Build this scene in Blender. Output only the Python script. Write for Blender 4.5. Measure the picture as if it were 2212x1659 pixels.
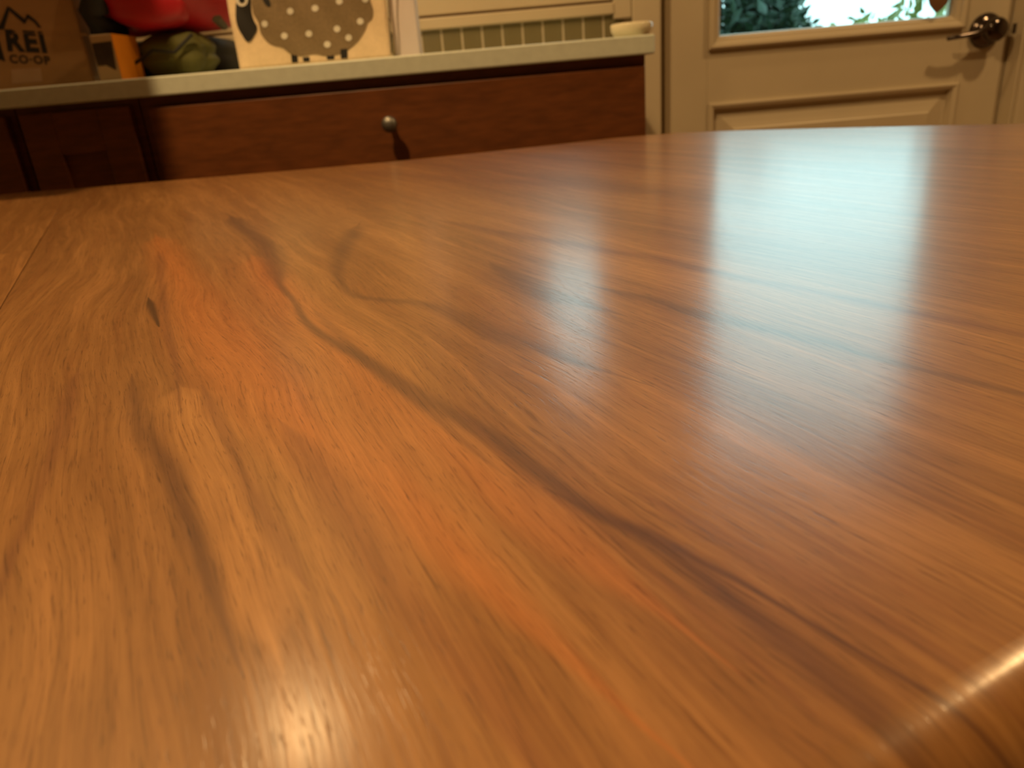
import bpy, bmesh, math, random
from mathutils import Vector, Matrix
random.seed(7)
S = bpy.context.scene
for o in list(bpy.data.objects): bpy.data.objects.remove(o)

# ------------------------------------------------------------------ camera
FPX, PITCH, ROLL = 1600.0, math.radians(22.2), math.radians(4.9)
TABLE_Z, CAM_Z = 0.750, 0.851
H = CAM_Z - TABLE_Z
cd = bpy.data.cameras.new('camera'); cam = bpy.data.objects.new('camera', cd)
S.collection.objects.link(cam); S.camera = cam
cd.sensor_width = 36; cd.lens = 36 * FPX / 2212; cd.clip_start = 0.005; cd.clip_end = 100
CM = Matrix.Rotation(math.pi/2 - PITCH, 4, 'X') @ Matrix.Rotation(-ROLL, 4, 'Z')
cam.matrix_world = Matrix.Translation((0, 0, CAM_Z)) @ CM
cd.dof.use_dof = True; cd.dof.focus_distance = 0.29; cd.dof.aperture_fstop = 15

# ------------------------------------------------------------------ world, exposure
W = bpy.data.worlds.new('world'); S.world = W; W.use_nodes = True
wb = W.node_tree.nodes['Background']
wb.inputs['Color'].default_value = (0.62, 0.97, 1.0, 1); wb.inputs['Strength'].default_value = 2.85
S.view_settings.view_transform = 'Standard'; S.view_settings.look = 'None'
S.view_settings.exposure = 0.0; S.view_settings.gamma = 1; S.view_settings.use_curve_mapping = False

LAMPS = [  # x, y, watts: ceiling lamps above the picture; shown by the knob and bag shadows, the glow on the table, the lever shadow
    (-0.56, 0.50, 31.0), (-0.74, 1.70, 8.5), (1.65, 1.15, 14.0)]
LAMP_COL = (1.0, 0.62, 0.26)
CEIL = 2.45

# ------------------------------------------------------------------ helpers
def ray(px, py):
    return (CM.to_3x3() @ Vector(((px-1106)/FPX, (829.5-py)/FPX, -1)))
def at(px, py, Y):
    d = ray(px, py); t = Y / d.y
    return Vector((d.x*t, Y, CAM_Z + d.z*t))
def plane(px, py, p0, n):
    d = ray(px, py); o = Vector((0, 0, CAM_Z)); t = (p0-o).dot(n) / d.dot(n)
    return o + d*t
def tab(px, py): return plane(px, py, Vector((0, 0, TABLE_Z)), Vector((0, 0, 1)))

def link(o): S.collection.objects.link(o); return o
def obj(name, bm, mat, parent=None, smooth=False):
    me = bpy.data.meshes.new(name)
    bmesh.ops.recalc_face_normals(bm, faces=bm.faces[:])
    bm.to_mesh(me); bm.free(); me.materials.append(mat)
    if smooth:
        for p in me.polygons: p.use_smooth = True
    o = link(bpy.data.objects.new(name, me))
    if parent: o.parent = parent; o.matrix_parent_inverse = parent.matrix_world.inverted()
    return o
def tag(o, label, cat, group=None):
    o['label'] = label; o['category'] = cat
    if group: o['group'] = group
    return o
def thing(name, label, cat, loc=(0, 0, 0), rz=0, group=None):
    o = link(bpy.data.objects.new(name, None)); o.location = loc; o.rotation_euler = (0, 0, rz)
    o.empty_display_size = 0.05
    bpy.context.view_layer.update()
    return tag(o, label, cat, group)
def struct(o): o['kind'] = 'structure'; return o
def box(bm, x0, x1, y0, y1, z0, z1, bev=0.0, seg=2):
    r = bmesh.ops.create_cube(bm, size=1)
    for v in r['verts']:
        v.co = Vector(((x0+x1)/2 + v.co.x*(x1-x0), (y0+y1)/2 + v.co.y*(y1-y0), (z0+z1)/2 + v.co.z*(z1-z0)))
    if bev:
        es = list({e for v in r['verts'] for e in v.link_edges})
        bmesh.ops.bevel(bm, geom=es, offset=bev, segments=seg, affect='EDGES', profile=0.5)
    return bm
def BX(*a, **k): return box(bmesh.new(), *a, **k)
def tube(bm, pts, rad, seg=10, flat=1.0):
    """tube through points, rad scalar or list; flat squashes along world z"""
    pts = [Vector(p) for p in pts]; rings = []
    if not hasattr(rad, '__len__'): rad = [rad]*len(pts)
    for i, p in enumerate(pts):
        t = (pts[min(i+1, len(pts)-1)] - pts[max(i-1, 0)]).normalized()
        a = t.cross(Vector((0, 0, 1)) if abs(t.z) < .9 else Vector((1, 0, 0))).normalized(); b = t.cross(a)
        rings.append([bm.verts.new(p + (a*math.cos(q) + b*math.sin(q)*flat)*rad[i]) for q in [2*math.pi*k/seg for k in range(seg)]])
    for r0, r1 in zip(rings, rings[1:]):
        for k in range(seg): bm.faces.new((r0[k], r0[(k+1) % seg], r1[(k+1) % seg], r1[k]))
    bm.faces.new(rings[0]); bm.faces.new(rings[-1][::-1]); return bm
def lathe(bm, prof, c, axis='Z', seg=32):
    """prof: (radius, height) list revolved about axis through c"""
    rings = []
    for r, h in prof:
        ring = []
        for k in range(seg):
            q = 2*math.pi*k/seg; a, b = r*math.cos(q), r*math.sin(q)
            ring.append(bm.verts.new(Vector(c) + (Vector((a, b, h)) if axis == 'Z' else Vector((a, -h, b)))))
        rings.append(ring)
    for r0, r1 in zip(rings, rings[1:]):
        for k in range(seg): bm.faces.new((r0[k], r0[(k+1) % seg], r1[(k+1) % seg], r1[k]))
    bm.faces.new(rings[0]); bm.faces.new(rings[-1][::-1]); return bm

# ------------------------------------------------------------------ materials
class NT:
    def __init__(s, name):
        s.m = bpy.data.materials.new(name); s.m.use_nodes = True; s.t = s.m.node_tree
        s.bsdf = s.t.nodes['Principled BSDF']
    def n(s, typ, **kw):
        nd = s.t.nodes.new(typ)
        for k, v in kw.items(): setattr(nd, k, v)
        return nd
    def l(s, a, b): s.t.links.new(a, b)
    def put(s, inp, v):
        if isinstance(v, bpy.types.NodeSocket): s.l(v, inp)
        else: inp.default_value = v
    def math(s, op, a, b=None, c=None, clamp=False):
        nd = s.n('ShaderNodeMath', operation=op, use_clamp=clamp); s.put(nd.inputs[0], a)
        if b is not None: s.put(nd.inputs[1], b)
        if c is not None: s.put(nd.inputs[2], c)
        return nd.outputs[0]
    def mix(s, f, a, b, typ='MIX'):
        nd = s.n('ShaderNodeMix', data_type='RGBA', blend_type=typ)
        s.put(nd.inputs[0], f)
        s.put(nd.inputs[6], a if isinstance(a, bpy.types.NodeSocket) else (*a, 1)[:4])
        s.put(nd.inputs[7], b if isinstance(b, bpy.types.NodeSocket) else (*b, 1)[:4])
        return nd.outputs[2]
    def noise(s, vec, scale=1, detail=4, rough=.5, dist=0):
        nd = s.n('ShaderNodeTexNoise'); s.l(vec, nd.inputs['Vector'])
        nd.inputs['Scale'].default_value = scale; nd.inputs['Detail'].default_value = detail
        nd.inputs['Roughness'].default_value = rough; nd.inputs['Distortion'].default_value = dist
        return nd.outputs['Fac']
    def vec(s, scale=(1, 1, 1), src=None):
        if src is None: src = s.n('ShaderNodeTexCoord').outputs['Object']
        mp = s.n('ShaderNodeMapping'); s.l(src, mp.inputs['Vector']); mp.inputs['Scale'].default_value = scale
        return mp.outputs['Vector']
    def ramp(s, f, lo, hi):
        nd = s.n('ShaderNodeMapRange', clamp=True); s.put(nd.inputs[0], f)
        nd.inputs[1].default_value = lo; nd.inputs[2].default_value = hi; return nd.outputs[0]
    def bump(s, h, strength=.2, dist=.001):
        nd = s.n('ShaderNodeBump'); nd.inputs['Strength'].default_value = strength; nd.inputs['Distance'].default_value = dist
        s.l(h, nd.inputs['Height']); s.l(nd.outputs['Normal'], s.bsdf.inputs['Normal']); return nd.outputs['Normal']
def mat(name, col, rough=.5, var=.12, scale=30, stretch=(1, 1, 1), metal=0, bump=0, bdist=.001, spec=.5):
    k = NT(name); v = k.vec(stretch); f = k.noise(v, scale, 4)
    c = k.mix(k.ramp(f, .3, .7), tuple(x*(1-var) for x in col), tuple(min(1, x*(1+var)) for x in col))
    k.l(c, k.bsdf.inputs['Base Color']); k.bsdf.inputs['Roughness'].default_value = rough
    k.bsdf.inputs['Metallic'].default_value = metal; k.bsdf.inputs['Specular IOR Level'].default_value = spec
    if bump: k.bump(f, bump, bdist)
    return k.m
M = {}
M['paint'] = mat('cream_paint', (.60, .52, .38), .38, .03, 6, bump=.05)
M['wall'] = mat('wall_paint', (.60, .50, .34), .6, .03, 5)
M['ceil'] = mat('ceiling_paint', (.55, .50, .42), .8, .03, 5)
M['floor'] = mat('floor_wood', (.30, .17, .08), .45, .3, 4, (1, 12, 1))
M['slab'] = mat('counter_stone', (.62, .68, .60), .4, .06, 60)
M['cab'] = mat('cabinet_wood', (.15, .047, .012), .42, .22, 9, (2.5, 1, 14), bump=.05)
M['tile'] = mat('olive_tile', (.21, .185, .10), .25, .12, 14)
M['grout'] = mat('grout', (.62, .56, .42), .8, .05, 60)
M['chrome'] = mat('dark_chrome', (.11, .09, .08), .16, .05, 10, metal=1)
M['steel'] = mat('pewter_metal', (.24, .24, .23), .5, .05, 10, metal=1)
M['card'] = mat('cardboard', (.36, .20, .085), .85, .1, 12, (1, 1, 3))
M['ink'] = mat('black_ink', (.012, .011, .010), .7, .1, 40)
M['greyink'] = mat('faint_ink', (.045, .028, .014), .8, .2, 60)
M['label'] = mat('pale_sticker', (.40, .25, .15), .7, .08, 20)
M['orange'] = mat('orange_card', (.80, .28, .012), .55, .06, 25)
M['cream_card'] = mat('cream_card', (.50, .36, .20), .7, .06, 25)
M['red'] = mat('red_nylon', (.42, .008, .018), .45, .15, 18, bump=.15, bdist=.004)
M['olive'] = mat('olive_fabric', (.105, .105, .022), .75, .25, 14, bump=.3, bdist=.004)
M['black'] = mat('black_fabric', (.012, .012, .011), .7, .2, 20, bump=.2, bdist=.003)
M['greyweb'] = mat('grey_webbing', (.13, .11, .075), .8, .15, 60)
M['canvas'] = mat('cream_canvas', (.90, .73, .50), .85, .05, 160, bump=.1)
M['taupe'] = mat('taupe_print', (.25, .185, .105), .85, .12, 220)
M['white'] = mat('white_print', (.80, .78, .70), .8, .04, 60)
M['whitebox'] = mat('white_carton', (.74, .68, .70), .6, .03, 20)
M['ceramic'] = mat('cream_ceramic', (.80, .74, .55), .2, .03, 20)
M['brown'] = mat('brown_ornament', (.16, .075, .03), .6, .15, 30)
M['leaf_dark'] = mat('dark_leaf', (.012, .045, .026), .5, .5, 3)
M['leaf_light'] = mat('pale_leaf', (.20, .24, .07), .5, .5, 6)
M['bark'] = mat('bark', (.05, .035, .022), .9, .3, 20, bump=.4)
M['lawn'] = mat('lawn', (.22, .26, .10), .9, .3, 4)
M['table_under'] = mat('table_leg_wood', (.30, .13, .045), .4, .2, 8, (6, 6, 1))
k = NT('lamp_glow'); k.bsdf.inputs['Emission Color'].default_value = (*LAMP_COL, 1); k.bsdf.inputs['Emission Strength'].default_value = 6
k.bsdf.inputs['Base Color'].default_value = (.8, .8, .8, 1); M['glow'] = k.m
k = NT('window_glass'); k.t.nodes.remove(k.bsdf)
tr = k.n('ShaderNodeBsdfTransparent'); gl = k.n('ShaderNodeBsdfGlossy'); gl.inputs['Roughness'].default_value = .02
fr = k.n('ShaderNodeFresnel'); fr.inputs['IOR'].default_value = 1.45; ms = k.n('ShaderNodeMixShader')
tr.inputs['Color'].default_value = (.93, .97, .96, 1)
wv = k.noise(k.vec(), 45, 3); bp = k.n('ShaderNodeBump'); bp.inputs['Strength'].default_value = .1; bp.inputs['Distance'].default_value = .001
k.l(wv, bp.inputs['Height']); k.l(bp.outputs['Normal'], gl.inputs['Normal'])
k.l(fr.outputs[0], ms.inputs[0]); k.l(tr.outputs[0], ms.inputs[1]); k.l(gl.outputs[0], ms.inputs[2])
k.l(ms.outputs[0], k.t.nodes['Material Output'].inputs['Surface']); M['glass'] = k.m

# ------------------------------------------------------------------ table frame: x along the grain, y across
GA = math.radians(-25.0)
U = Vector((math.sin(GA), math.cos(GA), 0)); V = Vector((-math.cos(GA), math.sin(GA), 0))
def uv(px, py):
    p = tab(px, py); return (p.dot(U), p.dot(V))
UR, VR = (-0.35, 1.85), (-1.2, 0.9)
WMUL = 1.45
def table_wood(name, light=1.0, seed=0.0, marks=True):
    k = NT(name); oc = k.n('ShaderNodeTexCoord').outputs['Object']
    sp = k.n('ShaderNodeSeparateXYZ'); k.l(oc, sp.inputs[0]); u, v0 = sp.outputs[0], sp.outputs[1]
    sh = k.n('ShaderNodeVectorMath', operation='ADD'); k.l(oc, sh.inputs[0]); sh.inputs[1].default_value = (seed, seed*.7, 0); oc2 = sh.outputs[0]
    # wavy warp across the grain
    w1 = k.math('MULTIPLY_ADD', k.noise(k.vec((3, 9, 1), oc2), 1, 2), .05, -.025)
    w2 = k.math('MULTIPLY_ADD', k.noise(k.vec((14, 50, 1), oc2), 1, 3), .004, -.002)
    v = k.math('ADD', v0, w2)
    cv = k.n('ShaderNodeCombineXYZ'); k.l(u, cv.inputs[0]); k.l(k.math('ADD', v, w1), cv.inputs[1])
    sh2 = k.n('ShaderNodeVectorMath', operation='ADD'); k.l(cv.outputs[0], sh2.inputs[0]); sh2.inputs[1].default_value = (seed*1.3, seed, 0)
    gv = sh2.outputs[0]
    broad = k.noise(k.vec((1.3, 16, 1), gv), 1, 4, .55)
    mid = k.noise(k.vec((4.5, 90, 1), gv), 1, 4, .6)
    fine = k.noise(k.vec((18, 520, 1), gv), 1, 4, .65)
    mott = k.noise(k.vec((45, 120, 1), gv), 1, 4, .6)
    pore = k.noise(k.vec((110, 1500, 1), gv), 1, 2, .5)
    A = lambda *c: tuple(x*light for x in c)
    col = k.mix(k.ramp(broad, .32, .68), A(.255, .117, .035), A(.415, .208, .068))
    col = k.mix(k.math('MULTIPLY', k.ramp(mid, .48, .72), .55), col, A(.27, .105, .034))
    col = k.mix(k.math('MULTIPLY', k.ramp(mid, .50, .28), .40), col, A(.66, .33, .125))
    if marks:
        def curve(xs, ys, inp):
            nd = k.n('ShaderNodeFloatCurve'); c = nd.mapping.curves[0]; nd.mapping.use_clip = False
            pts = sorted(zip(xs, ys))
            while len(c.points) < len(pts): c.points.new(.5, .5)
            for p, (x, y) in zip(c.points, pts): p.location = (x, y); p.handle_type = 'AUTO_CLAMPED'
            nd.mapping.update(); k.l(inp, nd.inputs['Value']); return nd.outputs[0]
        un = k.math('DIVIDE', k.math('SUBTRACT', u, UR[0]), UR[1]-UR[0], clamp=True)
        vn = k.math('DIVIDE', k.math('SUBTRACT', v, VR[0]), VR[1]-VR[0])
        for pts, colr, amt, soft in STREAKS:
            xs, vs, ws = [], [], []
            for q in pts:
                a, b = uv(q[0], q[1]); c = uv(q[0]+q[2], q[1])
                xs.append((a-UR[0])/(UR[1]-UR[0])); vs.append((b-VR[0])/(VR[1]-VR[0])); ws.append(WMUL*abs(c[1]-b)/(VR[1]-VR[0]))
            # ends taper: widths fall to nearly nothing past both ends
            lo, hi = min(xs), max(xs); e = (hi-lo)*.06 + .004
            xs2 = xs + [lo-e, hi+e, lo-e*1.6, hi+e*1.6]; ws2 = [w*12 for w in ws] + [.006, .006, .0005, .0005]
            xs2, ws2 = zip(*[(x, w) for x, w in zip(xs2, ws2) if 0 <= x <= 1])
            cv_ = curve(xs, vs, un); cw = curve(xs2, ws2, un)
            d = k.math('DIVIDE', k.math('MULTIPLY', k.math('ABSOLUTE', k.math('SUBTRACT', vn, cv_)), 12.0), k.math('MAXIMUM', cw, .0004))
            inside = k.math('MULTIPLY', k.math('LESS_THAN', k.math('ABSOLUTE', k.math('SUBTRACT', un, (lo+hi)/2)), (hi-lo)/2+e*1.5), amt)
            f = k.n('ShaderNodeMapRange', clamp=True, interpolation_type='SMOOTHSTEP'); k.l(d, f.inputs[0])
            f.inputs[1].default_value = 1.0+soft; f.inputs[2].default_value = max(0, 1.0-soft*2)
            brk = k.math('MULTIPLY_ADD', k.ramp(mid, .25, .6), .3, .7)
            col = k.mix(k.math('MULTIPLY', k.math('MULTIPLY', f.outputs[0], inside), brk), col, A(*colr))
    fr = k.ramp(fine, .3, .72)
    col = k.mix(k.math('MULTIPLY', fr, .7), col, k.mix(1, col, (.48, .40, .33), 'MULTIPLY'))
    col = k.mix(k.math('MULTIPLY', k.ramp(mott, .5, .75), .30), col, k.mix(1, col, (.62, .55, .48), 'MULTIPLY'))
    fib = k.ramp(k.noise(k.vec((34, 1000, 1), gv), 1, 3, .6), .56, .68)
    col = k.mix(k.math('MULTIPLY', fib, .6), col, k.mix(1, col, (.42, .34, .28), 'MULTIPLY'))
    pr = k.ramp(pore, .60, .72)
    col = k.mix(k.math('MULTIPLY', pr, .6), col, k.mix(1, col, (.35, .28, .22), 'MULTIPLY'))
    k.l(col, k.bsdf.inputs['Base Color'])
    B = k.bsdf.inputs
    B['Roughness'].default_value = .42; B['Specular IOR Level'].default_value = .35
    B['Coat Weight'].default_value = .85; B['Coat Roughness'].default_value = .19; B['Coat IOR'].default_value = 1.5
    hgt = k.math('ADD', k.math('MULTIPLY', fine, -.7), k.math('ADD', k.math('MULTIPLY', pr, -.35), k.math('MULTIPLY', mott, -.5)))
    nrm = k.bump(hgt, .09, .0006); k.l(nrm, B['Coat Normal'])
    return k.m
DK = (.125, .050, .024); DK2 = (.22, .085, .035); OR = (.55, .205, .055); TAN = (.66, .34, .125)
STREAKS = [  # ((x, y, half width), ...), colour, amount, softness : figure of the board
    ([(345, 525, 25), (385, 600, 38), (440, 700, 60), (560, 830, 90), (720, 960, 95), (880, 1090, 80), (1060, 1260, 50)], OR, .75, .6),
    ([(560, 570, 30), (640, 660, 45), (760, 800, 60), (900, 920, 70), (1080, 1060, 70), (1250, 1190, 50)], OR, .6, .6),
    ([(400, 870, 50), (450, 1000, 60), (500, 1120, 60), (560, 1300, 60)], TAN, .5, .6),
    ([(512, 479, 20), (560, 515, 22), (588, 545, 26), (600, 590, 20), (608, 620, 9), (632, 648, 8), (665, 698, 12), (724, 741, 16), (791, 778, 20), (864, 824, 24), (930, 867, 28), (1088, 960, 26), (1192, 1042, 24), (1307, 1114, 26), (1400, 1150, 20), (1493, 1200, 12), (1575, 1240, 10), (1657, 1288, 6)], DK, .85, .45),
    ([(1300, 1115, 12), (1400, 1165, 22), (1500, 1230, 26), (1619, 1327, 34), (1767, 1448, 44), (1877, 1535, 46), (1965, 1612, 34)], DK, .75, .5),
    ([(765, 500, 26), (745, 530, 24), (732, 560, 20), (730, 605, 13), (752, 632, 12), (800, 645, 14), (870, 650, 22), (930, 660, 24), (996, 685, 26), (1066, 721, 30), (1149, 751, 28), (1215, 772, 24)], DK, .66, .5),
    ([(1080, 579, 24), (1133, 612, 32), (1182, 638, 34), (1232, 650, 30), (1282, 664, 18)], DK, .6, .5),
    ([(1358, 635, 20), (1414, 648, 26), (1464, 665, 30), (1530, 682, 36), (1700, 720, 30), (2000, 800, 24), (2200, 850, 18)], DK, .65, .5),
    ([(1000, 486, 20), (1100, 506, 26), (1199, 522, 26), (1298, 539, 28), (1414, 556, 26), (1530, 585, 26), (1800, 640, 30), (2200, 720, 30)], DK2, .85, .5),
    ([(800, 372, 40), (1000, 388, 40), (1265, 402, 44), (1395, 415, 30)], DK2, .5, .6),
    ([(345, 560, 8), (352, 620, 8), (358, 690, 9), (373, 748, 9), (382, 820, 7)], DK2, .6, .5),
    ([(293, 850, 12), (300, 915, 20), (325, 969, 24), (366, 1019, 26), (403, 1120, 22), (435, 1220, 24), (464, 1305, 14)], DK, .75, .5),
    ([(455, 870, 14), (485, 930, 16), (526, 1028, 18), (563, 1092, 20), (608, 1174, 24)], DK2, .65, .5),
    ([(640, 960, 24), (700, 1040, 46), (780, 1140, 56), (870, 1270, 44), (933, 1367, 44), (1010, 1460, 44), (1100, 1580, 30)], (.26, .095, .035), .65, .6),
    ([(160, 830, 12), (130, 920, 20), (105, 991, 16), (69, 1106, 12), (27, 1211, 12)], DK2, .65, .5),
    ([(325, 655, 7), (332, 672, 8), (339, 690, 5)], (.06, .025, .012), .95, .4),
    ([(1480, 1120, 20), (1640, 1200, 34), (1860, 1320, 34), (1990, 1400, 20)], DK2, .45, .6),
    ([(700, 690, 10), (800, 790, 14), (900, 870, 12), (1000, 950, 12)], (.13, .055, .03), .5, .5),
    ([(1040, 930, 10), (1150, 1040, 12), (1280, 1130, 12), (1400, 1230, 12), (1560, 1370, 14)], DK2, .5, .5),
]
M['table'] = table_wood('table_board')
M['table_b'] = table_wood('table_board_pale', 1.12, 3.7, False)
M['table_c'] = table_wood('table_board_mid', 1.04, 8.1, False)

# ------------------------------------------------------------------ room
CF, CABF, WY = 1.50, 1.53, 2.12          # counter front, cabinet front, back wall
XL, XR, YB = -3.2, 3.0, -4.5
struct(obj('floor', BX(XL-.1, XR+.1, YB-.1, WY+.15, -.1, 0), M['floor']))
struct(obj('ceiling', BX(XL-.1, XR+.1, YB-.1, WY+.15, CEIL, CEIL+.1), M['ceil']))
struct(obj('wall_left', BX(XL-.1, XL, YB, WY, 0, CEIL), M['wall']))
struct(obj('wall_right', BX(XR, XR+.1, YB, WY, 0, CEIL), M['wall']))
struct(obj('wall_front', BX(XL-.1, XR+.1, YB-.1, YB, 0, CEIL), M['wall']))
struct(obj('added_shade_block', BX(XL, -.60, .93, 1.36, 1.25, CEIL), M['wall']))   # unseen block added to cast the shadow on the left counter end

DL, DR = at(1437, 150, 2.16).x, at(2173, 130, 2.16).x      # door slab edges
DTOP = 2.05
sill_z = at(1100, 24, 2.10).z                              # bottom of the window sash
tile_top = at(1100, 50, 2.11).z
WX0, WX1 = -.75, at(1325, 5, 2.10).x
WTOP = 1.62
bm = bmesh.new()
for b in ((XL, WX0, 0, CEIL), (WX0, WX1, 0, sill_z), (WX0, WX1, WTOP, CEIL), (WX1, DL-.02, 0, CEIL), (DL-.02, DR+.02, DTOP+.02, CEIL), (DR+.02, XR, 0, CEIL)):
    box(bm, b[0], b[1], WY, WY+.15, b[2], b[3])
struct(obj('wall_back', bm, M['wall']))

# --- door
door = link(bpy.data.objects.new('door_1', None)); struct(door); DY = 2.165
gl_l, gl_b = at(1558, 75, DY).x, at(1558, 75, DY).z
gl_r = at(2055, 30, DY).x; GT = 1.88
pn_l, pn_t, pn_r = at(1536, 230, DY).x, at(1536, 230, DY).z, at(2062, 190, DY).x
def dpart(name, *a, m='paint', par=door, bev=.0015):
    return obj(name, BX(*a, bev=bev), M[m], par)
dz0 = .02; MW = .036
dpart('stile', DL, gl_l-MW, DY, DY+.045, dz0, DTOP)
dpart('stile', gl_r+MW, DR, DY, DY+.045, dz0, DTOP)
dpart('rail', gl_l-MW, gl_r+MW, DY, DY+.045, GT+MW, DTOP)
dpart('rail', gl_l-MW, gl_r+MW, DY, DY+.045, pn_t, gl_b-MW)
dpart('rail', gl_l-MW, gl_r+MW, DY, DY+.045, dz0, .24)
# glass stop mouldings: profile proud of the door, sloped to the glass
def moulding(name, x0, x1, z0, z1, inw, prof):
    """rect frame with mitred corners; prof list of (inset, y)"""
    bm = bmesh.new(); rings = []
    for ins, y in prof:
        i = ins*inw
        rings.append([bm.verts.new((x, y, z)) for x, z in ((x0+i, z0+i), (x1-i, z0+i), (x1-i, z1-i), (x0+i, z1-i))])
    for a, b in zip(rings, rings[1:]):
        for q in range(4): bm.faces.new((a[q], a[(q+1) % 4], b[(q+1) % 4], b[q]))
    for q in range(4): bm.faces.new((rings[-1][q], rings[-1][(q+1) % 4], rings[0][(q+1) % 4], rings[0][q]))
    return obj(name, bm, M['paint'], door)
moulding('glass_moulding', gl_l-MW, gl_r+MW, gl_b-MW, GT+MW, 1,
         [(0, DY+.03), (0, DY-.012), (.006, DY-.017), (.014, DY-.015), (.018, DY-.006), (.026, DY-.004), (.034, DY+.008), (.036, DY+.03)])
dpart('glass_pane', gl_l-.005, gl_r+.005, DY+.014, DY+.018, gl_b-.005, GT+.005, m='glass', bev=0)
moulding('panel_moulding', pn_l-.008, pn_r+.008, .232, pn_t+.008, 1,
         [(0, DY+.01), (0, DY-.006), (.006, DY-.008), (.014, DY-.004), (.020, DY+.012), (.020, DY+.02)])
bm = bmesh.new()       # raised panel with bevelled margin
rings = []
for ins, y in ((.006, DY+.03), (.006, DY+.014), (.022, DY+.014), (.062, DY+.002), (.066, DY-.001)):
    rings.append([bm.verts.new((x, y, z)) for x, z in ((pn_l+ins, .24+ins), (pn_r-ins, .24+ins), (pn_r-ins, pn_t-ins), (pn_l+ins, pn_t-ins))])
for a, b in zip(rings, rings[1:]):
    for q in range(4): bm.faces.new((a[q], a[(q+1) % 4], b[(q+1) % 4], b[q]))
bm.faces.new(rings[-1]); bm.faces.new(rings[0][::-1])
obj('raised_panel', bm, M['paint'], door)
for nm, a in (('door_panel_fill', (gl_l-MW, pn_l, DY, DY+.045, .24, pn_t)), ('door_panel_fill', (pn_r, gl_r+MW, DY, DY+.045, .24, pn_t))):
    if a[1] > a[0]+.001: dpart(nm, *a)
# handle set
hc = at(2127, 66, DY)
hs = obj('handle_rose', lathe(bmesh.new(), [(.043, 0), (.044, .004), (.041, .012), (.032, .019), (.024, .022), (.022, .034), (.028, .042), (.030, .052), (.025, .061), (.012, .066)], (hc.x, DY, hc.z), 'Y', 40), M['chrome'], door, True)
tip = at(2048, 84, DY-.05)
obj('handle_lever', tube(bmesh.new(), [(hc.x-.005, DY-.050, hc.z+.003), (hc.x-.03, DY-.054, hc.z+.004), (hc.x-.06, DY-.056, (hc.z*.4+tip.z*.6)+.002), ((hc.x*.2+tip.x*.8), DY-.053, tip.z+.003), (tip.x, DY-.046, tip.z)], [.013, .011, .0085, .0075, .0065], 12, .8), M['chrome'], hs, True)
dbz = at(2122, -30, DY)
obj('deadbolt', lathe(bmesh.new(), [(.030, 0), (.030, .006), (.024, .014), (.012, .018), (.010, .018)], (hc.x, DY, hc.z+.14*1.0), 'Y', 32), M['chrome'], door, True)
# frame of the door: jambs, head, stops, casing
fr_ = link(bpy.data.objects.new('trim_1', None)); struct(fr_)
obj('jamb', BX(DL-.022, DL-.003, DY+.01, WY+.15, 0, DTOP+.02, bev=.001), M['paint'], fr_)
jr = obj('jamb', BX(DR+.003, DR+.022, WY-.008, WY+.15, 0, DTOP+.02, bev=.001), M['paint'], fr_)
obj('head_jamb', BX(DL-.022, DR+.022, WY-.008, WY+.15, DTOP+.003, DTOP+.02), M['paint'], fr_)
cl1 = at(1428, 160, 2.098).x; cl0 = at(1366, 20, 2.098).x
obj('casing', BX(cl0, cl1, 2.098, WY, 0, DTOP+.01, bev=.004), M['paint'], fr_)
obj('casing', BX(DR+.010, DR+.010+(cl1-cl0), 2.098, WY, 0, DTOP+.01, bev=.004), M['paint'], fr_)
obj('casing', BX(cl0, DR+.010+(cl1-cl0), 2.096, WY, DTOP+.01, DTOP+.10, bev=.004), M['paint'], fr_)
sp = plane(2192, 61, Vector((DR+.003, 0, 0)), Vector((1, 0, 0)))
obj('strike_plate', BX(DR+.001, DR+.0035, sp.y-.007, sp.y+.007, sp.z-.012, sp.z+.012), M['chrome'], jr)
for a in ((DL-.003, DL+.012), (DR-.012, DR+.003)):
    obj('door_stop', BX(a[0], a[1], DY+.046, DY+.06, 0, DTOP), M['paint'], fr_)

# --- window over the counter
win = link(bpy.data.objects.new('window_1', None)); struct(win)
sx = .062
obj('sash_rail', BX(WX0+.002, WX1-.002, WY-.012, WY+.03, sill_z+.006, sill_z+.13, bev=.003), M['paint'], win)
obj('sash_rail', BX(WX0+.002, WX1-.002, WY-.012, WY+.03, WTOP-.07, WTOP, bev=.003), M['paint'], win)
obj('sash_stile', BX(WX0+.002, WX0+sx, WY-.012, WY+.03, sill_z+.13, WTOP-.07, bev=.003), M['paint'], win)
obj('sash_stile', BX(WX1-sx, WX1-.002, WY-.012, WY+.03, sill_z+.13, WTOP-.07, bev=.003), M['paint'], win)
obj('gap_strip', BX(WX0, WX1, WY-.004, WY+.028, sill_z-.002, sill_z+.01), M['brown'], win)  # brown filler added for the dark gap under the sash, blocks outside light
obj('mullion', BX(-.27, -.21, WY-.012, WY+.03, sill_z+.13, WTOP-.07, bev=.003), M['paint'], win)
for a in ((WX0+sx-.004, -.266), (-.214, WX1-sx+.004)):
    obj('glass_pane', BX(a[0], a[1], WY+.01, WY+.014, sill_z+.125, WTOP-.066), M['glass'], win)
obj('window_sill', BX(WX0-.06, WX1+.001, WY-.022, WY+.001, tile_top, sill_z, bev=.003), M['paint'], win)
obj('casing', BX(WX1, cl0-.001, WY-.018, WY+.001, tile_top-.012, WTOP+.09, bev=.003), M['paint'], win)
obj('casing', BX(WX0-.07, WX0, WY-.018, WY+.001, sill_z, WTOP+.09, bev=.003), M['paint'], win)
obj('casing', BX(WX0, WX1, WY-.018, WY+.001, WTOP, WTOP+.09, bev=.003), M['paint'], win)

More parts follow.
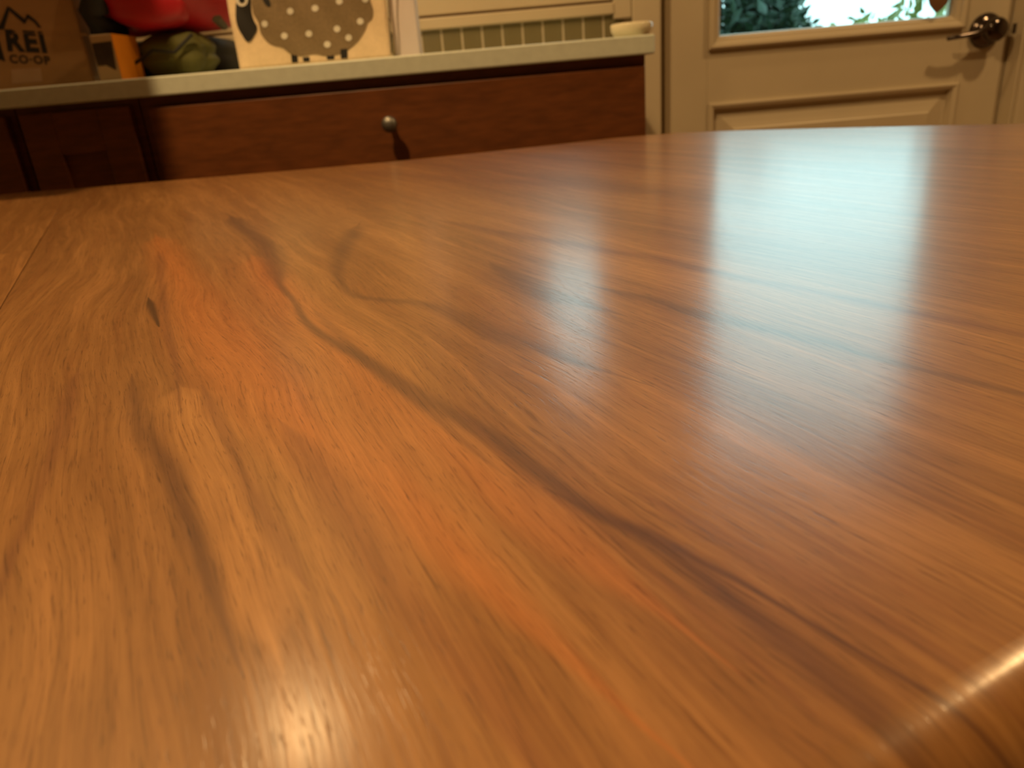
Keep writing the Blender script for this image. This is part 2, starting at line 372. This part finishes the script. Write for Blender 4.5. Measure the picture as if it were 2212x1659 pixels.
# ------------------------------------------------------------------ counter run
CT = .91; cth = CT - at(850, 164, CF).z
SE = at(1415, 95, CF).x; CE = at(1394.5, 200, CABF).x
tag(obj('countertop', BX(XL, SE, CF, WY, CT-cth, CT, bev=.003), M['slab']), 'pale grey stone countertop with square edge along the back wall', 'countertop')
# backsplash tiles on the wall
bs = tag(obj('tile_backsplash', BX(XL, cl0-.055, WY-.006, WY, CT, tile_top), M['grout']), 'row of olive grey tiles with pale grout behind the countertop', 'backsplash')
TW = at(1219, 60, WY).x - at(1175.5, 63, WY).x
x = at(1345, 50, WY-.01).x
tm = None
while x > -1.1:
    w = TW-.0055
    if tm is None:
        o = obj('tile', BX(-w/2, w/2, -.0009, .0009, 0, tile_top-CT-.007, bev=.0012, seg=1), M['tile'], None); tm = o.data
    else: o = link(bpy.data.objects.new('tile', tm))
    o.parent = bs; o.location = (x-w/2, WY-.0068, CT+.005); x -= TW

def cabinet(name, label, x0, x1, kind):
    t = thing(name, label, 'cabinet', ((x0+x1)/2, (CABF+WY)/2, 0), group=None)
    top = CT-cth
    obj('body', BX(x0, x1, CABF+.004, WY-.03, .10, top, bev=0), M['cab'], t)
    obj('toe_kick', BX(x0, x1, CABF+.07, WY-.03, 0, .10), M['cab'], t)
    if kind == 'drawers':
        z1 = at(850, 187, CABF-.018).z; z0 = z1-.19
        d = None
        for i, (a, b) in enumerate(((z0, z1), (z0-.235, z0-.012), (.115, z0-.247))):
            d = obj('drawer_front', BX(x0+.02, x1-.003, CABF-.016, CABF+.004, a, b, bev=.003), M['cab'], t)
            kz = at(843, 268, CABF-.035).z if i == 0 else (a+b)/2
            kx = at(843, 268, CABF-.035).x if i == 0 else (x0+x1)/2
            obj('knob', lathe(bmesh.new(), [(.008, 0), (.006, .010), (.007, .020), (.0125, .026), (.0150, .033), (.0125, .039), (.005, .042)], (kx, CABF-.016, kz), 'Y', 24), M['steel'], d, True)
    else:
        z1 = top-.012
        d = link(bpy.data.objects.new('door', None)); d.parent = t; d.matrix_parent_inverse = t.matrix_world.inverted()
        st = .062; a, b = x0+.012, x1-.012; f0, f1 = CABF-.016, CABF+.004
        obj('stile', BX(a, a+st, f0, f1, .115, z1, bev=.002), M['cab'], d); obj('stile', BX(b-st, b, f0, f1, .115, z1, bev=.002), M['cab'], d)
        obj('rail', BX(a+st, b-st, f0, f1, z1-.078, z1, bev=.002), M['cab'], d); obj('rail', BX(a+st, b-st, f0, f1, .115, .185, bev=.002), M['cab'], d)
        obj('panel', BX(a+st-.004, b-st+.004, f0+.009, f1, .18, z1-.074), M['cab'], d)
    return t
sx0 = at(320, 300, CABF).x
cabinet('drawer_cabinet', 'wide reddish brown wooden cabinet with one knob on its long drawer front', sx0, CE, 'drawers')
cx = at(50, 300, CABF).x
cabinet('door_cabinet', 'dark shaded wooden cabinet with recessed panel door below the cardboard box', cx, sx0-.003, 'door')
cabinet('door_cabinet', 'dark wooden cabinet beside the recessed panel door cabinet, away from the drawers', cx-.40, cx-.003, 'door')
cabinet('door_cabinet', 'dark wooden cabinet at the end of the counter by the side wall', XL, cx-.403, 'door')

# ------------------------------------------------------------------ table
TO = Vector((0.0, .45, 0))
def T2(p): # world xy -> table frame (origin world zero)
    p = Vector((p[0], p[1], 0)); return Vector((p.dot(U), p.dot(V), 0))
far = [tab(*q).xy for q in ((60, 413), (200, 402), (400, 385), (640, 365), (864, 345), (1060, 325), (1200, 310), (1310, 298), (1400, 290), (1480, 284.5), (1560, 281), (1800, 274), (2040, 268), (2212, 264))]
n0 = tab(2000, 1668).xy; n1 = tab(2212, 1528).xy
nd = (n1-n0).normalized(); nd = -Vector((V.x, V.y)).normalized()
nm = (n0+n1)/2 - U.xy*.009
near = [nm + nd*s for s in (.80, .62, .45, .3, .15, .05, 0, -.05, -.15, -.3, -.45)]
right = [Vector((.86, .90)), Vector((.93, .76)), Vector((.91, .62))]
left = [Vector((-.62, -.14)), Vector((-.88, .02)), Vector((-1.05, .35)), Vector((-1.12, .75)), Vector((-1.08, 1.08)), Vector((-.95, 1.20))]
ctrl = [Vector(p) for p in far] + right + near + left
def spline(P, n=6):
    out = []; N = len(P)
    for i in range(N):
        a, b, c, d = P[i-1], P[i], P[(i+1) % N], P[(i+2) % N]
        # centripetal-ish: scale tangents to the local segment
        L = (c-b).length; t1 = (c-a); t2 = (d-b)
        t1 = t1.normalized()*L if t1.length else t1; t2 = t2.normalized()*L if t2.length else t2
        for q in range(n):
            s = q/n; h00 = 2*s**3-3*s*s+1; h10 = s**3-2*s*s+s; h01 = -2*s**3+3*s*s; h11 = s**3-s*s
            out.append(b*h00 + t1*h10 + c*h01 + t2*h11)
    return out
out = spline(ctrl, 6)
cen = sum(out, Vector((0, 0)))/len(out)
area = sum(a.x*b.y-a.y*b.x for a, b in zip(out, out[1:]+out[:1]))
if area < 0: out.reverse()
TH, RR = .034, .019
def table_bm():
    bm = bmesh.new(); rings = []; N = len(out)
    nor = []
    for i in range(N):
        t = (out[(i+1) % N]-out[i-1]).normalized(); nor.append(Vector((t.y, -t.x)))
    prof = [(RR*(1-math.sin(a)), -RR*(1-math.cos(a))) for a in [math.pi/2*q/10 for q in range(11)]]   # inset, dz from the top edge outwards
    prof += [(0, -TH+.004), (.004, -TH)]
    for ins, dz in prof:
        rings.append([bm.verts.new((*T2(out[i]-nor[i]*ins).xy, TABLE_Z+dz)) for i in range(N)])
    for a, b in zip(rings, rings[1:]):
        for q in range(N): bm.faces.new((a[q], b[q], b[(q+1) % N], a[(q+1) % N]))
    bm.faces.new(rings[0]); bm.faces.new(rings[-1][::-1]); return bm
def cut(bm, co, no):
    """keep the half against the normal, cap the cut"""
    r = bmesh.ops.bisect_plane(bm, geom=bm.verts[:]+bm.edges[:]+bm.faces[:], plane_co=co, plane_no=no, clear_outer=True)
    es = [e for e in r['geom_cut'] if isinstance(e, bmesh.types.BMEdge)]
    bmesh.ops.holes_fill(bm, edges=es) if False else bmesh.ops.edgeloop_fill(bm, edges=es)
    return bm
TR = math.atan2(U.y, U.x)
table = thing('dining_table', 'glossy brown wooden table with flowing dark grain and rounded outline', 'table', (0, 0, 0), TR)
def tobj(name, bm, m, par=None, smooth=False):
    if name == 'tabletop_board':
        smooth = True
        for e in bm.edges:
            if any(len(f.verts) > 20 for f in e.link_faces) or len(e.link_faces) != 2: e.smooth = False
    o = obj(name, bm, m, None, smooth); o.parent = par or table
    return o

sv = uv(72, 544.5)[1]; su = uv(20, 546.5)[0]; g = .00035
mb = cut(table_bm(), (0, sv-g, 0), (0, 1, 0))
tobj('tabletop_board', mb, M['table'])
lb = cut(table_bm(), (0, sv+g, 0), (0, -1, 0))
lb2 = lb.copy()
tobj('tabletop_board', cut(lb, (su+g, 0, 0), (-1, 0, 0)), M['table_c'])
tobj('tabletop_board', cut(lb2, (su-g, 0, 0), (1, 0, 0)), M['table_b'])
cl = T2(cen)
def inset_pt(w, f): return T2(Vector(cen) + (Vector(w)-Vector(cen))*f)
ap = [inset_pt(p, .74) for p in ((-1.05, .45), (.25, 1.25), (.85, .72), (.0, .0))]
for a, b in zip(ap, ap[1:]+ap[:1]):
    d = (b-a).normalized(); n = Vector((-d.y, d.x, 0))*.011
    bm = bmesh.new(); vs = [bm.verts.new((*(q+o_).xy, z)) for z in (TABLE_Z-TH-.08, TABLE_Z-TH+.001) for q, o_ in ((a, n), (b, n), (b, -n), (a, -n))]
    for f in ((0, 1, 2, 3), (7, 6, 5, 4), (0, 4, 5, 1), (1, 5, 6, 2), (2, 6, 7, 3), (3, 7, 4, 0)): bm.faces.new([vs[q] for q in f])
    tobj('apron', bm, M['table_under'])
for a in ap:
    tobj('leg', lathe(bmesh.new(), [(.016, 0), (.020, .02), (.026, .4), (.032, .62), (.032, TABLE_Z-TH+.001)], (a.x, a.y, 0), 'Z', 16), M['table_under'], None, True)

# ------------------------------------------------------------------ ceiling lamps
LLAB = ['bright round recessed ceiling lamp above the seamed end of the table', 'dim round recessed ceiling lamp right above the counter with the bags', 'round recessed ceiling lamp in front of the glazed door']
LNAME = ['table', 'counter', 'door']
for (x, y, w), lab, ln in zip(LAMPS, LLAB, LNAME):
    t = thing('ceiling_lamp', lab, 'lamp', (x, y, CEIL-.012), group='recessed ceiling lamps')
    bm = bmesh.new()
    lathe(bm, [(.062, .006), (.062, 0), (.066, -.003), (.084, 0), (.086, .012), (.062, .012)], (x, y, CEIL-.012))
    obj('trim_ring', bm, M['white'], t, True)
    obj('diffuser_'+ln+'_offscreen', lathe(bmesh.new(), [(.0618, .005), (.0618, .008)], (x, y, CEIL-.012)), M['glow'], t)
    ld = bpy.data.lights.new('lamp_'+ln+'_offscreen', 'AREA'); ld.shape = 'DISK'; ld.size = .11; ld.energy = w; ld.color = LAMP_COL
    lo = link(bpy.data.objects.new('lamp_'+ln+'_offscreen', ld)); lo.parent = t; lo.location = (0, 0, -.006)

# ------------------------------------------------------------------ things on the counter
def star(bm, c, pts, rings, f):
    """disc filled from a centre out to a star shaped outline; f maps (a, b) to a point"""
    cv = bm.verts.new(f(*c)); prev = None
    for r in range(1, rings+1):
        s_ = r/rings; ring = [bm.verts.new(f(c[0]+(p[0]-c[0])*s_, c[1]+(p[1]-c[1])*s_)) for p in pts]
        for q in range(len(ring)):
            w = (q+1) % len(ring)
            if prev: bm.faces.new((prev[q], prev[w], ring[w], ring[q]))
            else: bm.faces.new((cv, ring[q], ring[w]))
        prev = ring
    return bm
def circ(cx, cy, rx, ry=None, n=16): return [(cx+rx*math.cos(2*math.pi*q/n), cy+(ry or rx)*math.sin(2*math.pi*q/n)) for q in range(n)]
def smoothpoly(P, n=3): return [tuple(p) for p in spline([Vector(p) for p in P], n)]

# --- sheep tote bag: canvas body, print lies on the front cloth
BY = 1.60
tote = thing('tote_bag', 'cream canvas tote bag printed with a polka dotted grey sheep', 'bag', (at(680, 130, BY).x, BY+.05, CT))
def cloth_y(x, z):
    return BY + .004*math.sin(x*34+z*11) + .003*math.sin(z*26-x*9) + .0015*math.sin(x*90+z*60)
def on_bag(off):
    def f(px, py):
        p = at(px, py, BY); return Vector((p.x, cloth_y(p.x, p.z)-off, p.z))
    return f
bx0, bx1 = at(519, 150, BY).x, at(848, 118, BY).x; btop = 1.24
bm = bmesh.new(); NX, NZ = 28, 32; gf, gb = [], []
for j in range(NZ+1):
    z = CT + (btop-CT)*j/NZ
    gf.append([bm.verts.new((x_, cloth_y(x_, z), z)) for x_ in [bx0+(bx1-bx0)*i/NX for i in range(NX+1)]])
    gb.append([bm.verts.new((x_, cloth_y(x_, z)+.008+.085*math.sin(math.pi*min(1, max(0, i/NX)))**.5*(1-.75*j/NZ), z)) for i, x_ in enumerate([bx0+(bx1-bx0)*i/NX for i in range(NX+1)])])
for j in range(NZ):
    for i in range(NX):
        bm.faces.new((gf[j][i], gf[j][i+1], gf[j+1][i+1], gf[j+1][i])); bm.faces.new((gb[j][i+1], gb[j][i], gb[j+1][i], gb[j+1][i+1]))
    bm.faces.new((gf[j][0], gf[j+1][0], gb[j+1][0], gb[j][0])); bm.faces.new((gf[j+1][NX], gf[j][NX], gb[j][NX], gb[j+1][NX]))
for i in range(NX): bm.faces.new((gf[0][i+1], gf[0][i], gb[0][i], gb[0][i+1]))
obj('body', bm, M['canvas'], tote, True)
for yo, in ((0,), (.03,)):
    hx0, hx1 = bx0+.08, bx1-.08; pts = []
    for q in range(17):
        a = math.pi*q/16; pts.append(((hx0+hx1)/2-(hx1-hx0)/2*math.cos(a), cloth_y(hx0, btop)+yo+.004, btop-.03+.16*math.sin(a)))
    obj('handle', tube(bmesh.new(), pts, .011, 8, .3), M['canvas'], tote, True)
seam = on_bag(.0016)
bm = bmesh.new(); tube(bm, [seam(836+q*.8, -60+q*13.5) for q in range(14)], .0016, 6); obj('side_seam', bm, M['greyweb'], tote, True)
fb = on_bag(.0012)
body = [(546, -20), (547, 28), (558, 48), (564, 74), (584, 96), (612, 104), (627, 116), (650, 121), (680, 117), (704, 121), (735, 116), (752, 107), (773, 88), (788, 66), (794, 50), (804, 40), (806, 20), (800, -2), (805, -40), (782, -88), (740, -118), (690, -128), (640, -124), (590, -100), (558, -60)]
obj('printed_sheep_body', star(bmesh.new(), (680, 0), smoothpoly(body), 14, fb), M['taupe'], tote)
f2 = on_bag(.0020)
for d in ((629, 25), (681, 18), (733, 3), (790, -1), (573, 52), (616, 78), (668, 73), (727, 62), (778, 46), (707, 96), (752, 81), (590, -22), (645, -45), (700, -50), (755, -50)):
    obj('printed_dot', star(bmesh.new(), d, circ(*d, 7.2), 2, f2), M['white'], tote)
face = [(512, -10), (509, 25), (513, 55), (525, 78), (537, 91), (549, 78), (556, 60), (549, 45), (543, 25), (541, -10), (527, -25)]
obj('printed_sheep_face', star(bmesh.new(), (529, 30), smoothpoly(face), 5, f2), M['ink'], tote)
f3 = on_bag(.0028)
obj('printed_sheep_eye', star(bmesh.new(), (523, 0), circ(523, 0, 14), 3, f3), M['white'], tote)
f4 = on_bag(.0036)
obj('printed_sheep_pupil', star(bmesh.new(), (523, 0), circ(523, 0, 7), 2, f4), M['ink'], tote)
obj('printed_sheep_ear', star(bmesh.new(), (576, 4), smoothpoly([(566, -16), (571, 4), (583, 16), (587, 10), (580, -8), (574, -20)]), 3, f2), M['ink'], tote)
for x0, x1, y0, y1 in ((629, 643, 117, 136), (655, 669, 124, 134), (705, 721, 117, 129), (735, 749, 106, 127)):
    obj('printed_sheep_leg', star(bmesh.new(), ((x0+x1)/2, (y0+y1)/2), [(x0, y0), (x1, y0-1), (x1+1, y1-1), (x0+1, y1)], 3, on_bag(.0009 if y0 > 112 else .0022)), M['ink'], tote)

# --- tall white carton beside the bag
wp0, wp1 = at(849, 110, 1.625).x+.003, at(907, 108, 1.625).x
wc = thing('white_carton', 'plain white upright carton standing beside the sheep tote bag', 'box', ((wp0+wp1)/2, 1.66, CT))
obj('body', BX(wp0, wp1, 1.625, 1.70, CT, 1.22, bev=.003), M['whitebox'], wc)
obj('lid_flap', BX(wp0, wp1, 1.624, 1.701, 1.195, 1.222, bev=.002), M['whitebox'], wc)

# --- small ceramic dish at the counter end
dc = at(1364, 66, 1.63)
dish = thing('ceramic_dish', 'small round cream ceramic dish at the end of the countertop', 'dish', (dc.x, 1.63, CT))
zt = at(1364, 50, 1.63).z-CT
obj('bowl', lathe(bmesh.new(), [(.026, 0), (.034, .004), (.041, zt*.55), (.042, zt*.9), (.040, zt), (.037, zt*.97), (.033, zt*.5), (.010, zt*.35)], (dc.x, 1.63, CT), 'Z', 40), M['ceramic'], dish, True)
obj('foot_ring', lathe(bmesh.new(), [(.024, -.0005), (.027, -.0005), (.027, .004), (.024, .004)], (dc.x, 1.63, CT), 'Z', 32), M['ceramic'], dish, True)

# --- cardboard box with printed mark, turned towards the table
bc = at(189, 120, 1.63); ang = math.radians(17)
bxo = thing('cardboard_box', 'brown cardboard box with black mountain logo and lettering on its side', 'box', (bc.x-.20, 1.64, CT))
e1 = Vector((math.cos(ang), math.sin(ang), 0)); e2 = Vector((-math.sin(ang), math.cos(ang), 0))
P0 = Vector((bc.x, 1.63, CT)); nB = -e2
def bxp(a, b, c): return P0 + e1*a + e2*b + Vector((0, 0, c))
def obox(bm, a0, a1, b0, b1, c0, c1, bev=0):
    r = bmesh.ops.create_cube(bm, size=1)
    for v in r['verts']: v.co = bxp((a0+a1)/2+v.co.x*(a1-a0), (b0+b1)/2+v.co.y*(b1-b0), (c0+c1)/2+v.co.z*(c1-c0))
    if bev: bmesh.ops.bevel(bm, geom=list({e for v in r['verts'] for e in v.link_edges}), offset=bev, segments=2, affect='EDGES')
    return bm
BWID, BH = .36, .30
obj('body', obox(bmesh.new(), -BWID, 0, 0, .26, 0, BH, .003), M['card'], bxo)
obj('top_flap', obox(bmesh.new(), -BWID+.003, -.003, .001, .129, BH, BH+.004), M['card'], bxo)
obj('top_flap', obox(bmesh.new(), -BWID+.003, -.003, .131, .259, BH, BH+.004), M['card'], bxo)
def onbox(off):
    def f(px, py): return plane(px, py, P0, nB) + nB*off
    return f
def poly(bm, pts, f):
    bm.faces.new([bm.verts.new(f(*p)) for p in pts]); return bm
ob = onbox(.0008)
def bars(name, quads, m):
    bm = bmesh.new()
    for q in quads: poly(bm, q, ob)
    return obj(name, bm, M[m], bxo)
bars('printed_mountain', [[(16, 13), (22, 18), (12, 52), (9, 64), (-6, 64), (4, 44)], [(20, 14), (54, 42), (52, 51), (22, 25)], [(50, 51), (58, 31), (64, 33), (55, 51)], [(60, 30), (78, 44), (90, 60), (83, 60), (74, 49), (60, 39)]], 'ink')
bars('printed_tree', [[(-30, 125), (-16, 60), (-8, 60), (4, 106), (12, 133), (-2, 128)]], 'ink')
def text_on(name, body, quad, m, par, f):
    """lay lettering into the quad (tl, tr, br, bl) given on the face"""
    c = bpy.data.curves.new('text', 'FONT'); c.body = body; c.size = 1; c.offset = .045; c.space_character = 1.15; c.resolution_u = 3
    to = link(bpy.data.objects.new('text', c)); bpy.context.view_layer.update()
    me = bpy.data.meshes.new_from_object(to.evaluated_get(bpy.context.evaluated_depsgraph_get()))
    bpy.data.objects.remove(to)
    xs = [v.co.x for v in me.vertices]; ys = [v.co.y for v in me.vertices]
    ax, bx_, ay, by_ = min(xs), max(xs), min(ys), max(ys)
    for v in me.vertices:
        s_, t_ = (v.co.x-ax)/(bx_-ax), (v.co.y-ay)/(by_-ay)
        lo = Vector(quad[3])*(1-s_)+Vector(quad[2])*s_; hi = Vector(quad[0])*(1-s_)+Vector(quad[1])*s_
        v.co = f(*(lo*(1-t_)+hi*t_))
    me.materials.clear(); me.materials.append(M[m])
    o = link(bpy.data.objects.new(name, me)); o.parent = par; o.matrix_parent_inverse = par.matrix_world.inverted(); return o
text_on('printed_letters', 'REI', [(10, 63), (92, 68), (103, 115), (17, 111)], 'ink', bxo, ob)
text_on('printed_small_letters', 'CO\u00b7OP', [(19, 117), (107, 121), (111, 140), (22, 137)], 'greyink', bxo, ob)
bars('shipping_label', [[(24, 150), (88, 146), (92, 176), (26, 181)]], 'label')
bars('tape_strip', [[(-60, 67), (188, 72), (189, 77), (-60, 71)]], 'card')

# --- small carton with orange side
q0 = at(243, 90, 1.552)
oy = 1.552
ca = thing('small_carton', 'small carton with orange side panel and dark picture on its front', 'box', (q0.x-.04, oy+.06, CT))
ctop = at(243, 72, oy).z; cw = q0.x-at(196, 95, oy).x; cdp = .105
obj('body', BX(q0.x-cw, q0.x, oy, oy+cdp, CT, ctop, bev=.0015), M['cream_card'], ca)
obj('orange_side', BX(q0.x, q0.x+.001, oy, oy+cdp, CT, ctop), M['orange'], ca)
def onc(px, py):
    p = at(px, py, oy); return Vector((p.x, oy-.0008, p.z))
obj('printed_picture', poly(bmesh.new(), [(198, 94), (241, 89), (252, 152), (230, 141), (212, 143), (206, 125)], onc), M['greyink'], ca)

# --- soft bags
def lump(name, c, rad, m, par, seed, amp=.12, freq=9, ex=2.6, flatz=None, shear=0):
    rnd = random.Random(seed); ph = [rnd.uniform(0, 6.3) for _ in range(9)]
    bm = bmesh.new(); bmesh.ops.create_icosphere(bm, subdivisions=5, radius=1)
    for v in bm.verts:
        n = v.co.normalized(); s_ = sum(abs(q)**ex for q in n)**(-1/ex)
        w = 0
        for i in range(3):
            w += math.sin(freq*(n.x*math.cos(ph[i])+n.z*math.sin(ph[i]))+ph[i+3]+2*math.sin(3*n.z+ph[i+6]))/(1+i)
        s_ *= 1+amp*w*.5
        p = Vector((n.x*rad[0], n.y*rad[1], n.z*rad[2]))*s_; p.x += p.z*shear
        p += Vector(c)
        if flatz is not None and p.z < flatz: p.z = flatz
        v.co = p
    return obj(name, bm, M[m], par, True)
gy = 1.70; gp = at(388, 112, gy)
gb_ = thing('green_stuff_sack', 'olive green soft bag slumped between orange sided carton and tote bag', 'bag', (gp.x, gy, CT))
lump('body', (gp.x, gy, CT+.042), (.072, .06, .047), 'olive', gb_, 3, .09, 6, 2.6, CT)
lump('fold', (gp.x+.03, gy-.04, CT+.045), (.035, .03, .04), 'olive', gb_, 8, .08, 5, 2.4, CT)
obj('drawcord', tube(bmesh.new(), [(gp.x-.07, gy-.072, CT+.03), (gp.x-.02, gy-.084, CT+.052), (gp.x+.02, gy-.082, CT+.045), (gp.x+.06, gy-.075, CT+.075)], .0035, 6), M['black'], gb_, True)
ky = 1.90; kp0, kp1 = at(262, 100, ky).x, at(505, 100, ky).x
kb = thing('black_duffel', 'black fabric bag lying behind the olive green bag', 'bag', ((kp0+kp1)/2, ky, CT))
lump('body', ((kp0+kp1)/2, ky, CT+.0445), ((kp1-kp0)/2, .115, .0445), 'black', kb, 5, .05, 7, 4.5, CT)
ry = 1.74; rp = at(345, 0, ry)
rb = thing('red_backpack', 'bright red nylon pack heaped on top of the other bags', 'backpack', (rp.x, ry, CT+.10))
RZ = CT+.0905
lump('body', (rp.x+.026, ry, RZ+.085), (.145, .12, .095), 'red', rb, 11, .07, 6, 2.6, RZ, -.10)
lump('pocket', (rp.x+.0, ry-.09, RZ+.055), (.085, .045, .055), 'red', rb, 21, .09, 5, 2.4, RZ+.001, -.3)
fp = at(275, 45, ry+.02)
lump('lower_fold', (fp.x, ry+.02, RZ+.026), (.055, .05, .03), 'red', rb, 31, .06, 5, 2.4, RZ)
s0, s1 = at(200, -10, ry-.12), at(218, 62, ry-.10)
obj('side_strap', tube(bmesh.new(), [(s0.x-.01, ry-.10, s0.z+.06), (s0.x+.004, ry-.115, s0.z), ((s0.x+s1.x)/2, ry-.12, (s0.z+s1.z)/2), (s1.x, ry-.10, s1.z), (s1.x+.02, ry-.05, s1.z-.004)], [.020, .026, .028, .026, .016], 10), M['black'], rb, True)
obj('grey_strap', tube(bmesh.new(), [(at(440, -30, ry).x, ry-.06, at(440, -30, ry).z), (at(462, 10, ry).x, ry-.07, at(462, 10, ry).z), (at(485, 42, ry).x, ry-.055, at(485, 42, ry).z), (at(492, 60, ry).x, ry-.02, at(492, 60, ry).z)], [.012, .014, .013, .008], 8, .8), M['greyweb'], rb, True)

# --- ornament hanging inside the door glass
on = at(2030, 0, DY-.016); ob_ = at(2024, 28, DY-.016)
orn = thing('hanging_ornament', 'brown leaf shaped ornament hanging against the door glass', 'ornament', (ob_.x, DY-.016, ob_.z))
bm = bmesh.new(); OW, OH = .029, .075
prof = [(0, 0), (.35, .10), (.75, .27), (1, .52), (.92, .75), (.6, .92), (.15, 1)]
ptsL = [(-a*OW, b*OH) for a, b in prof[1:]]; ptsR = [(a*OW, b*OH) for a, b in prof]
loop = ptsR + ptsL[::-1]
f_ = [bm.verts.new((ob_.x+a, DY-.020, ob_.z+b)) for a, b in loop]; b_ = [bm.verts.new((ob_.x+a, DY-.013, ob_.z+b)) for a, b in loop]
bm.faces.new(f_); bm.faces.new(b_[::-1])
for q in range(len(loop)): bm.faces.new((f_[q], b_[q], b_[(q+1) % len(loop)], f_[(q+1) % len(loop)]))
obj('leaf', bm, M['brown'], orn)
obj('string', tube(bmesh.new(), [(ob_.x, DY-.017, ob_.z+OH-.002), (ob_.x, DY-.017, GT+MW-.01)], .0008, 6), M['greyweb'], orn)

# ------------------------------------------------------------------ garden outside
struct(obj('ground', BX(-14, 16, WY+.16, 30, -.35, -.15), M['lawn']))
def tree(name, label, base, h, rx, ry_, rz, nleaf, size, m, seed, zc=None, group='garden plants outside'):
    rnd = random.Random(seed); t = thing(name, label, 'plant', base, group=group)
    bx_, by_, bz = base; zc = zc if zc is not None else h-rz*.9
    stems = bmesh.new(); tips = []
    for q in range(9):
        a = rnd.uniform(0, 6.28); r = rnd.uniform(.3, .9)
        tip_ = Vector((bx_+rx*r*math.cos(a), by_+ry_*r*math.sin(a), bz+zc+rz*rnd.uniform(-.4, .8)))
        tube(stems, [(bx_, by_, bz), ((bx_*.6+tip_.x*.4), (by_*.6+tip_.y*.4), bz+(zc)*.55), tip_], [.05, .03, .008], 6)
    obj('branches', stems, M['bark'], t, True)
    bm = bmesh.new()
    for _ in range(nleaf):
        while True:
            p = Vector((rnd.uniform(-1, 1), rnd.uniform(-1, 1), rnd.uniform(-1, 1)))
            if p.length < 1: break
        p = p*(.55+.45*p.length)
        c = Vector((bx_+p.x*rx, by_+p.y*ry_, bz+zc+p.z*rz))
        if c.z < -.12: continue
        R = Matrix.Rotation(rnd.uniform(0, 6.28), 3, 'Z') @ Matrix.Rotation(rnd.uniform(-1.2, 1.2), 3, 'X') @ Matrix.Rotation(rnd.uniform(0, 6.28), 3, 'Y')
        s_ = size*rnd.uniform(.6, 1.3)
        vs = [bm.verts.new(c + R @ Vector(q)*s_) for q in ((-1, 0, 0), (-.2, .42, .12), (1, 0, .0), (-.2, -.42, .12))]
        bm.faces.new((vs[0], vs[1], vs[2])); bm.faces.new((vs[0], vs[2], vs[3]))
    f = obj('foliage', bm, M[m], t); f['kind'] = 'stuff'
    return t
gx = lambda d, Y: d*Y
tree('evergreen_shrub', 'dense dark green shrub filling one side of the door glass', (gx(.33, 4.6), 4.6, -.15), 1.5, .40, .5, .72, 6500, .05, 'leaf_dark', 2, .75)
tree('evergreen_tree', 'tall dark evergreen tree outside the window above the counter', (gx(-.175, 5.2), 5.2, -.15), 5.5, 1.28, .8, 2.6, 9000, .10, 'leaf_dark', 4, 2.6)
tree('leafy_bush', 'sparse pale leafy bush seen through the bright door glass', (gx(.52, 5.6), 5.6, -.15), 1.3, .62, .4, .66, 700, .06, 'leaf_light', 6, .75)
